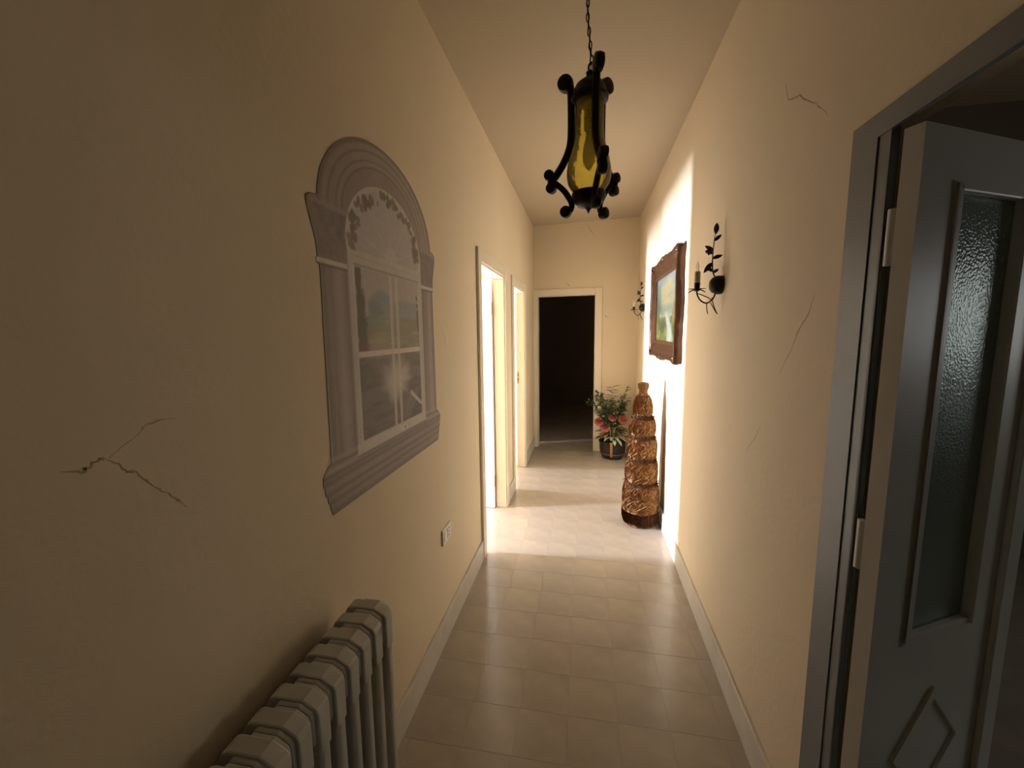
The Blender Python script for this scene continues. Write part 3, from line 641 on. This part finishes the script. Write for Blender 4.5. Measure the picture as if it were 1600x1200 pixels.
# ------------------------------------------------------------------ radiator
def radiator():
    y_far, pitch, nsec = 0.955, 0.0555, 11; x0, x1 = -0.655, -0.512; z0, z1 = 0.13, 0.80
    root = thing('radiator', 'pale grey enamelled column radiator along the left wall', 'radiator', (-0.58, y_far - pitch*nsec/2, 0))
    def section(y):
        q = MB(); t = pitch*0.33
        q.prism([(x0+.02, z1-.030), (x0+.034, z1-.004), (x0+.045, z1), (x1-.034, z1), (x1-.006, z1-.016), (x1, z1-.024), (x1, z1-.115), (x1-.028, z1-.125), (x1-.032, z1-.095), (x1-.052, z1-.090), (x1-.056, z1-.125), (x1-.084, z1-.125), (x1-.088, z1-.090), (x1-.108, z1-.090), (x1-.112, z1-.125), (x0, z1-.125), (x0, z1-.060)], 1, y-t, y+t)
        q.prism([(x0, z0+.10), (x0, z0+.02), (x0+.02, z0), (x1-.02, z0), (x1, z0+.02), (x1, z0+.10), (x1-.028, z0+.105), (x1-.034, z0+.085), (x1-.052, z0+.085), (x1-.056, z0+.105), (x1-.084, z0+.105), (x1-.088, z0+.085), (x1-.108, z0+.085), (x1-.112, z0+.105)], 1, y-t, y+t)
        for a, c in ((x1-.029, x1), (x1-.085, x1-.055), (x0, x1-.111)):
            m_ = (a+c)/2; h = t*0.93
            q.prism([(a, y-h*.5), (a+.006, y-h), (c-.006, y-h), (c, y-h*.5), (c, y+h*.5), (c-.006, y+h), (a+.006, y+h), (a, y+h*.5)], 2, z0+.09, z1-.11)
        q.prism([(x0+.050, z1-.016), (x0+.060, z1-.004), (x1-.036, z1-.004), (x1-.012, z1-.019), (x1-.008, z1-.028), (x1-.008, z1-.090), (x0+.050, z1-.096)], 1, y-pitch/2, y+pitch/2)
        q.lathe([(.024, -pitch/2), (.024, pitch/2)], ((x0+x1)/2-.004, y, z1-.058), 16, Vector((0, 1, 0))); q.lathe([(.024, -pitch/2), (.024, pitch/2)], ((x0+x1)/2-.004, y, z0+.05), 16, Vector((0, 1, 0)))
        return q
    ys_ = [y_far - 0.018 - pitch*k for k in range(nsec)]
    s0 = section(ys_[0]).build('section', M_rad, root, bevel=0.004)
    for k in range(1, nsec):
        o = s0.copy(); C.objects.link(o); o.parent = root; o.location = s0.location + Vector((0, ys_[k]-ys_[0], 0))
    yn = ys_[-1]-pitch/2; yf = ys_[0]+pitch/2
    for z in (z1-.058, z0+.05): MB().lathe([(.026, 0), (.026, .006), (.017, .010), (.015, .022)], ((x0+x1)/2-.004, yf-.004, z), 12, Vector((0, 1, 0))).build('end_plug', M_rad, root, True)
    q = MB().tube(curve([((x0+x1)/2-.004, yn+.005, z0+.05), ((x0+x1)/2-.004, yn-.05, z0+.05), ((x0+x1)/2-.004, yn-.07, z0+.03), ((x0+x1)/2-.004, yn-.07, 0.0)], 5), .011, 10)
    q.build('pipe', M_rad, root, True)
    for y in (ys_[1]+pitch/2, ys_[-2]-pitch/2):
        for z in (z1-.058, z0+.05): MB().tube([(XL+.003, y, z-.031), (x0+.04, y, z-.031), ((x0+x1)/2, y, z-.031)], .006, 8).build('wall_bracket', M_rad, root, True)
radiator()

# ------------------------------------------------------------------ wall socket
def socket():
    y0, y1, z0, z1 = 1.785, 1.908, 0.493, 0.573
    root = thing('wall_socket', 'white two-module plastic wall socket low on the left wall past the mural', 'socket', (XL, (y0+y1)/2, z0))
    MB().box((XL, y0, z0), (XL+.010, y1, z1)).build('cover_plate', M_plate, root, bevel=0.004)
    MB().box((XL+.006, y0+.016, z0+.014), (XL+.0125, y0+.058, z1-.014)).build('switch_module', M_plate, root, bevel=0.002)
    s = MB().box((XL+.006, y0+.064, z0+.014), (XL+.0115, y1-.016, z1-.014)).build('outlet_module', M_plate, root, bevel=0.002)
    q = MB()
    for z in (-.019, 0, .019): q.lathe([(.0042, 0), (.0042, .0008)], (XL+.0112, (y0+.064+y1-.016)/2, (z0+z1)/2+z), 10, Vector((1, 0, 0)))
    q.box((XL+.0112, y0+.060, z0+.016), (XL+.0122, y0+.064, z1-.016))
    q.build('pin_hole', M_slot, s)
socket()

# ------------------------------------------------------------------ sconces
def sconce():
    yc, zc = 2.03, 1.722
    root = thing('wall_sconce', 'dark iron leaf-branch candle sconce on the right wall, nearer of the pair', 'sconce', (XR, yc, zc), 'iron candle sconces beside the painting')
    X = lambda d, y, z: (XR-d, yc+y, zc+z)
    # backplate: dished rosette shield
    q = MB().lathe([(.040, 0), (.042, .008), (.041, .024), (.034, .040), (.022, .050), (.006, .054)], X(0, 0, 0), 20, Vector((-1, 0, 0)))
    q.build('backplate', M_iron, root, True)
    q = MB().tube(curve([X(.024, 0, -.028), X(.036, -.004, -.060), X(.062, -.006, -.080), X(.090, -.004, -.066), X(.104, -.002, -.038), X(.105, 0, -.020)], 6), .0035, 8)
    q.tube(curve([X(.100, -.002, -.036), X(.080, 0, -.044), X(.055, 0, -.056), X(.040, -.002, -.068)], 5), .0022, 6)
    q.build('arm', M_iron, root, True)
    q = MB().lathe([(.006, -.026), (.018, -.020), (.022, -.014), (.012, -.012), (.013, .012)], X(.105, 0, 0), 16)
    for k in range(6):
        a = k*PI/3+.3; q.leaf(X(.105-.010*math.cos(a), .010*math.sin(a), -.018), (-math.cos(a)*-1, math.sin(a), .18 if k % 2 else -.25), (0, 0, 1), .034, .016, .2, .3, 4, .0014)
    pan = q.build('drip_pan', M_iron, root, True)
    cd = MB().lathe([(.0115, -.012), (.0125, .0), (.0125, .056), (.0118, .062), (.004, .063)], X(.105, 0, 0), 16).build('candle_sleeve', mat('ivory_wax', (.50,.47,.33), .5, var=.12, scale=30), root, True)
    MB().lathe([(.006, .062), (.006, .068), (.009, .080), (.0085, .088), (.003, .104), (.0006, .110)], X(.105, 0, 0), 12).build('flame_bulb', mat('clear_bulb', (.95,.93,.9), .15, var=0, **{'Transmission_Weight': 1.0}), cd, True)
    # leafy branch
    st = curve([X(.020, 0, .02), X(.038, .006, .055), X(.042, .010, .11), X(.040, .012, .17), X(.034, .016, .225)], 6)
    stem = MB().tube(st, [.0034-.0016*k/(len(st)-1) for k in range(len(st))], 7).build('branch', M_iron, root, True)
    for (z, d, s_, L_) in ((.225,.034,(-.1,.1,1),.045),(.195,.037,(-.7,-.3,.75),.032),(.150,.040,(.75,.3,.7),.040),(.140,.041,(.9,-.2,.2),.030),(.118,.042,(-.9,-.2,.35),.036),(.100,.042,(.6,.1,-.7),.044),(.062,.040,(.75,-.2,.5),.034),(.055,.038,(-.75,.3,.55),.030)):
        MB().leaf(X(d, .010, z), (-s_[0], s_[1], s_[2]), (0, -1, .3), L_*1.2, L_*.56, .12, .25, 5, .0014).build('leaf', M_iron, stem, True)
    # small flower on the branch
    q = MB()
    for k in range(5):
        a = 2*PI*k/5; q.leaf(X(.062, .004, .150), (.25-math.cos(a)*.9, -.35, math.sin(a)), (0, -1, 0), .020, .014, .1, .3, 4, .0012)
    q.ball(X(.062, 0, .150), .005, 8).build('flower', mat('rusty_iron', (.09,.055,.045), .6, .3, var=.3, scale=60), stem, True)
    # hanging leaf loops under the plate
    q = MB().tube(curve([X(.040, 0, -.055), X(.030, .004, -.090), X(.016, .006, -.122), X(.012, .004, -.128), X(.022, 0, -.118), X(.044, 0, -.078)], 5), .0019, 6)
    q.tube(curve([X(.062, -.004, -.078), X(.060, 0, -.10), X(.054, .003, -.128)], 5), .0019, 6)
    q.build('tendril', M_iron, root, True)
    c2 = copy_tree(root); c2.location = (XR, 4.62, zc+.045)
    c2['label'] = 'dark iron leaf-branch candle sconce on the right wall, beyond the painting'
sconce()

# ------------------------------------------------------------------ straw-wrapped tall bottle
def straw_bottle():
    cx, cy = 0.432, 3.262
    root = thing('straw_bottle', 'tall tapering straw-wrapped decorative bottle standing on the floor by the right wall', 'bottle', (cx, cy, 0))
    def strawm(nm, a, b_):
        m = bpy.data.materials.new(nm); m.use_nodes = True; nt = m.node_tree; N = nt.nodes; L = nt.links; bs = N['Principled BSDF']; bs.inputs['Roughness'].default_value = .75; bs.inputs['Specular IOR Level'].default_value = .12
        tc = N.new('ShaderNodeTexCoord'); nz = N.new('ShaderNodeTexNoise'); nz.inputs['Scale'].default_value = 55; nz.inputs['Detail'].default_value = 3; r = N.new('ShaderNodeValToRGB')
        r.color_ramp.elements[0].position = .32; r.color_ramp.elements[1].position = .72; r.color_ramp.elements[0].color = a+(1,); r.color_ramp.elements[1].color = b_+(1,)
        L.new(tc.outputs['Object'], nz.inputs['Vector']); L.new(nz.outputs['Fac'], r.inputs['Fac']); L.new(r.outputs['Color'], bs.inputs['Base Color']); return m
    M1 = strawm('straw', (.105,.040,.012), (.27,.120,.042)); M2 = strawm('dark_straw', (.026,.008,.0025), (.075,.026,.007)); M3 = strawm('pale_straw', (.17,.085,.03), (.36,.215,.09))
    core = [(.112, 0), (.126, .01), (.132, .06), (.134, .12), (.134, .24), (.128, .30), (.118, .335), (.113, .350), (.117, .375), (.117, .46), (.112, .51), (.101, .535), (.106, .56), (.106, .64), (.101, .685), (.088, .71), (.094, .735), (.094, .80), (.086, .84), (.064, .865), (.067, .89), (.066, .94), (.060, .98), (.046, 1.02), (.026, 1.045), (.024, 1.07), (.033, 1.085), (.036, 1.11), (.028, 1.127), (.006, 1.13)]
    R = lambda z: float(np.interp(z, [k[1] for k in core], [k[0] for k in core]))
    MB().lathe(core, (cx, cy, 0), 40).build('core', M1, root, True)
    def strands(name, m, z0, z1, n, slant, lift=.006, L_=.09, wd=.0032, kind='stuff'):
        q = MB()
        for k in range(n):
            a = random.uniform(0, 2*PI); zs_ = random.uniform(z0, max(z0, z1-L_*.6)); s_ = slant*random.uniform(.5, 1.5)*random.choice((1, 1, 1, -.6)); l_ = L_*random.uniform(.6, 1.25); pts = []
            bo = random.uniform(.4, 1)*lift
            for i in range(4):
                t = i/3; z = min(z1, zs_+l_*t); an = a + s_*t; r_ = R(z) + .001 + bo*(math.sin(PI*t) if random.random() > .12 else t)
                pts.append((cx+r_*math.cos(an), cy+r_*math.sin(an), z))
            q.tube(pts, [wd*.8, wd, wd, wd*.4], 4, flat=.45)
        o = q.build(name, m, root, kind=kind); return o
    tiers = [(.10, .335), (.345, .525), (.535, .70), (.71, .855), (.865, 1.03)]
    for i, (a, c) in enumerate(tiers): strands('straw_tier', M1, a, c, 620-80*i, .42, .008, .085)
    for i, (a, c) in enumerate(tiers): strands('straw_tier', M3, a+.01, c-.01, 90-10*i, .5, .011, .07, .0026)
    strands('base_fringe', M2, 0.0, .115, 420, .06, .009, .12, .0040)
    strands('neck_wrap', M3, 1.025, 1.125, 150, .35, .006, .05, .0030)
    for z in (.340, .530, .705, .860):        # dark straw bands bound between the tiers
        q = MB(); r0 = R(z)+.003
        for k in range(150):
            a = random.uniform(0, 2*PI); sp = random.uniform(.25, .7); za = z+random.uniform(-.014, .012); pts = []
            for i in range(6):
                an = a+sp*i/5; rr = max(r0, R(za)+.002)+random.uniform(0, .004); pts.append((cx+rr*math.cos(an), cy+rr*math.sin(an), za+random.uniform(-.003, .003)+.006*math.sin(i+k)))
            q.tube(pts, [.002, .0036, .0040, .0040, .0036, .0016], 4)
        q.build('band', M2, root, kind='stuff')
        q = MB()
        for k in range(34):                   # loose ends
            a = random.uniform(0, 2*PI); d = Vector((math.cos(a), math.sin(a), 0)); p0_ = Vector((cx, cy, z))+d*(r0+.004); t_ = Vector((-d.y, d.x, 0))*random.uniform(-1, 1)
            q.tube([p0_, p0_+d*.008+t_*.012+Vector((0, 0, random.uniform(-.01, .012))), p0_+d*random.uniform(.010, .022)+t_*.022+Vector((0, 0, random.uniform(-.016, .022)))], [.0022, .0018, .0008], 4)
        q.build('loose_straw', M2, root, kind='stuff')
straw_bottle()

# ------------------------------------------------------------------ potted flowers in the far corner
def plant():
    cx, cy = 0.318, 4.985
    root = thing('potted_flowers', 'dark pot of coral roses and fern leaves on the floor beside the end doorway', 'plant', (cx, cy, 0))
    Mp = mat('dark_glazed_pot', (.014,.009,.008), .5, var=.3, scale=12); Mo = mat('tan_ribbon', (.42,.20,.055), .5, var=.15, scale=30); Mt = mat('pot_hoop', (.16,.13,.11), .4, .3)
    prof = [(.100,0),(.118,.006),(.138,.05),(.150,.10),(.155,.15),(.156,.19),(.162,.198),(.164,.212),(.158,.220),(.148,.216),(.144,.185),(.02,.180)]
    pot = MB().lathe(prof, (cx, cy, 0), 36).build('pot', Mp, root, True)
    MB().lathe([(.143,.060),(.147,.061),(.149,.070),(.1455,.072)], (cx, cy, 0), 36, cap=False).build('hoop', Mt, pot, True)
    q = MB(); aa = math.radians(262)
    for s_ in range(2):
        pass
    ring = []
    for (r, z) in [(.140,.045),(.152,.10),(.158,.15),(.159,.19),(.165,.198),(.167,.213),(.160,.222)]:
        for da in (-.085, .085): ring.append((cx+(r+.002)*math.cos(aa+da), cy+(r+.002)*math.sin(aa+da), z))
    m_ = len(ring); ring2 = [((x-cx)*.975+cx, (y-cy)*.975+cy, z) for x, y, z in ring]
    fs = []
    for k in range(0, m_-2, 2): fs += [(k, k+1, k+3, k+2), (k+m_, k+2+m_, k+3+m_, k+1+m_), (k, k+2, k+2+m_, k+m_), (k+1, k+1+m_, k+3+m_, k+3)]
    q.add(ring+ring2, fs).build('ribbon', Mo, pot, True)
    MB().lathe([(.146,.178),(.12,.188),(.06,.194),(.004,.196)], (cx, cy, 0), 24, wob=lambda k, i: 1+.015*math.sin(i*2.7+k)).build('soil', mat('soil', (.03,.02,.012), .9, bump=.6), pot, True)
    gA = mat('dark_green_leaf', (.035,.065,.022), .45, var=.35, scale=20); gB = mat('olive_leaf', (.10,.115,.04), .45, var=.3, scale=20)
    gV = mat('variegated_leaf', (.46,.55,.40), .45, var=.35, scale=45); gY = mat('yellow_green_leaf', (.42,.36,.06), .45, var=.25, scale=25); gR = mat('russet_leaf', (.26,.09,.035), .5, var=.3, scale=25); gP = mat('pale_orange_leaf', (.42,.20,.07), .5, var=.25, scale=25)
    Mr = [mat('coral_petal', (.34,.075,.050), .6, var=.2, scale=30), mat('rose_petal', (.34,.085,.075), .6, var=.2, scale=30)]
    Ms = mat('stem_green', (.06,.075,.025), .5)
    rg = random.Random(3)
    # fern / bamboo-like sprays at the top and back
    for k in range(24):
        a = math.radians(rg.uniform(-30, 210)) if k % 3 else math.radians(rg.uniform(200, 340)); ln = rg.uniform(.36, .62); sp = rg.uniform(.06, .17)
        if k == 0: a, ln, sp = math.radians(10), .66, .14
        if k == 1: a, ln, sp = math.radians(178), .50, .20
        if k == 2: a, ln, sp = math.radians(95), .66, .05
        base_ = Vector((cx+.03*math.cos(a), cy+.03*math.sin(a), .19)); d = Vector((math.cos(a)*(.75 if math.cos(a) > 0 else 1), math.sin(a)*.55, 0))
        st = curve([base_, base_+d*sp*.35+Vector((0, 0, ln*.45)), base_+d*sp*.8+Vector((0, 0, ln*.8)), base_+d*sp*1.25+Vector((0, 0, ln))], 5)
        o = MB().tube(st, [.004-.003*i/(len(st)-1) for i in range(len(st))], 6).build('spray', Ms, root, True)
        for i in range(5, len(st)):
            for s_ in (-1, 1):
                b2 = a + s_*rg.uniform(.5, 1.5); up = rg.uniform(-.1, .7); dv = Vector((math.cos(b2), math.sin(b2)*.6, up))
                MB().leaf(st[i], dv, Vector((0, 0, 1)), rg.uniform(.07, .125) if st[i].x < cx+.08 else rg.uniform(.05, .08), rg.uniform(.018, .030), rg.uniform(.2, .6), .25, 4).build('leaf', (gA, gA, gB)[rg.randrange(3)], o, True)
    # broad leaves round the rim
    def broad(m, lst, nm='leaf'):
        for (az, el, L_, W_, z, r) in lst:
            a = math.radians(az); d = Vector((math.cos(a), math.sin(a), el)); p_ = Vector((cx+r*math.cos(a), cy+r*math.sin(a), z))
            MB().leaf(p_, d, Vector((0, 0, 1)), L_, W_, .5, .2, 6, .0014).build(nm, m, root, True)
    broad(gV, [(262,.25,.16,.055,.27,.06),(285,.2,.15,.055,.27,.07),(240,.2,.17,.05,.265,.06),(312,.1,.15,.05,.27,.08),(274,-.15,.11,.05,.25,.11),(296,-.2,.11,.045,.25,.11)])
    broad(gA, [(195,.3,.19,.06,.33,.05),(205,.1,.18,.06,.28,.06),(335,.3,.18,.055,.33,.06),(350,.05,.17,.05,.28,.07),(150,.4,.18,.05,.3,.05),(30,.4,.17,.05,.3,.05),(225,.3,.17,.055,.26,.06),(180,.0,.18,.05,.27,.07)])
    broad(gA, [(az, rg.uniform(.1, .9), rg.uniform(.12, .16), .055, rg.uniform(.28, .46), rg.uniform(.02, .06)) for az in range(150, 400, 13)])
    broad(gB, [(az, rg.uniform(.1, .8), rg.uniform(.12, .17), .045, rg.uniform(.27, .48), rg.uniform(.03, .08)) for az in range(155, 390, 19)])
    broad(gY, [(275,.5,.11,.03,.38,.07),(300,.7,.11,.03,.38,.06),(250,.5,.10,.028,.38,.07),(325,.4,.11,.028,.37,.07),(285,1.0,.10,.028,.40,.06)])
    broad(gR, [(305,.2,.15,.035,.33,.07),(320,.0,.15,.035,.31,.08),(330,.3,.14,.03,.35,.07),(292,.1,.12,.03,.32,.08),(228,.25,.12,.035,.42,.06)])
    broad(gP, [(222,.15,.15,.045,.32,.07),(238,.1,.13,.04,.31,.08),(215,.3,.13,.04,.42,.06)])
    # roses: (offset along corridor width, towards the camera, height, radius)
    for i, (dx, dy, z, r) in enumerate([(-.165,-.07,.455,.056),(-.092,-.10,.388,.058),(-.040,-.04,.560,.046),(-.010,-.09,.505,.046),(.108,-.085,.485,.056)]):
        c = Vector((cx+dx, cy+dy, z)); q = MB().tube(curve([(cx+dx*.25, cy+dy*.25, .19), (cx+dx*.6, cy+dy*.4, z*.6), (c.x, c.y, z-.02)], 5), .0032, 6)
        st = q.build('flower_stem', Ms, root, True)
        q = MB(); face = Vector((dx*1.2, -.75, .55)).normalized(); e1 = face.orthogonal().normalized(); e2 = face.cross(e1)
        for ly in range(4):
            np_ = (4, 5, 6, 7)[ly]; rr = r*(.28, .55, .80, 1.0)[ly]; op = (.15, .40, .75, 1.05)[ly]
            for k in range(np_):
                a = 2*PI*k/np_+ly*.7+rg.uniform(-.15, .15); d = (e1*math.cos(a)+e2*math.sin(a)); t_ = (-e1*math.sin(a)+e2*math.cos(a)); rows = []
                for u in range(5):
                    v = u/4; off = rr*(.18+.82*v**(.8))*(.55+.45*op); hgt = r*(.75*(1-op*.55)*v - (.35 if ly == 3 else .2)*v*v*op); wd = rr*.95*math.sin(PI*(.15+.62*v))*(1.0 if ly else .8)
                    for s_ in (-1, -.4, .4, 1): rows.append(c + d*(off - abs(s_)**2*wd*.35) + t_*wd*s_*.72 + face*(hgt + .05*r))
                th = [p_ - face*.0016 for p_ in rows]; n_ = len(rows); fs = []
                for u in range(4):
                    for j in range(3):
                        k0 = u*4+j; f = (k0, k0+1, k0+5, k0+4); fs += [f, tuple(x+n_ for x in f[::-1])]
                q.add(rows+th, fs)
        q.ball(c + face*r*.2, r*.34, 8)
        q.build('rose', Mr[i % 2], st, True)
plant()
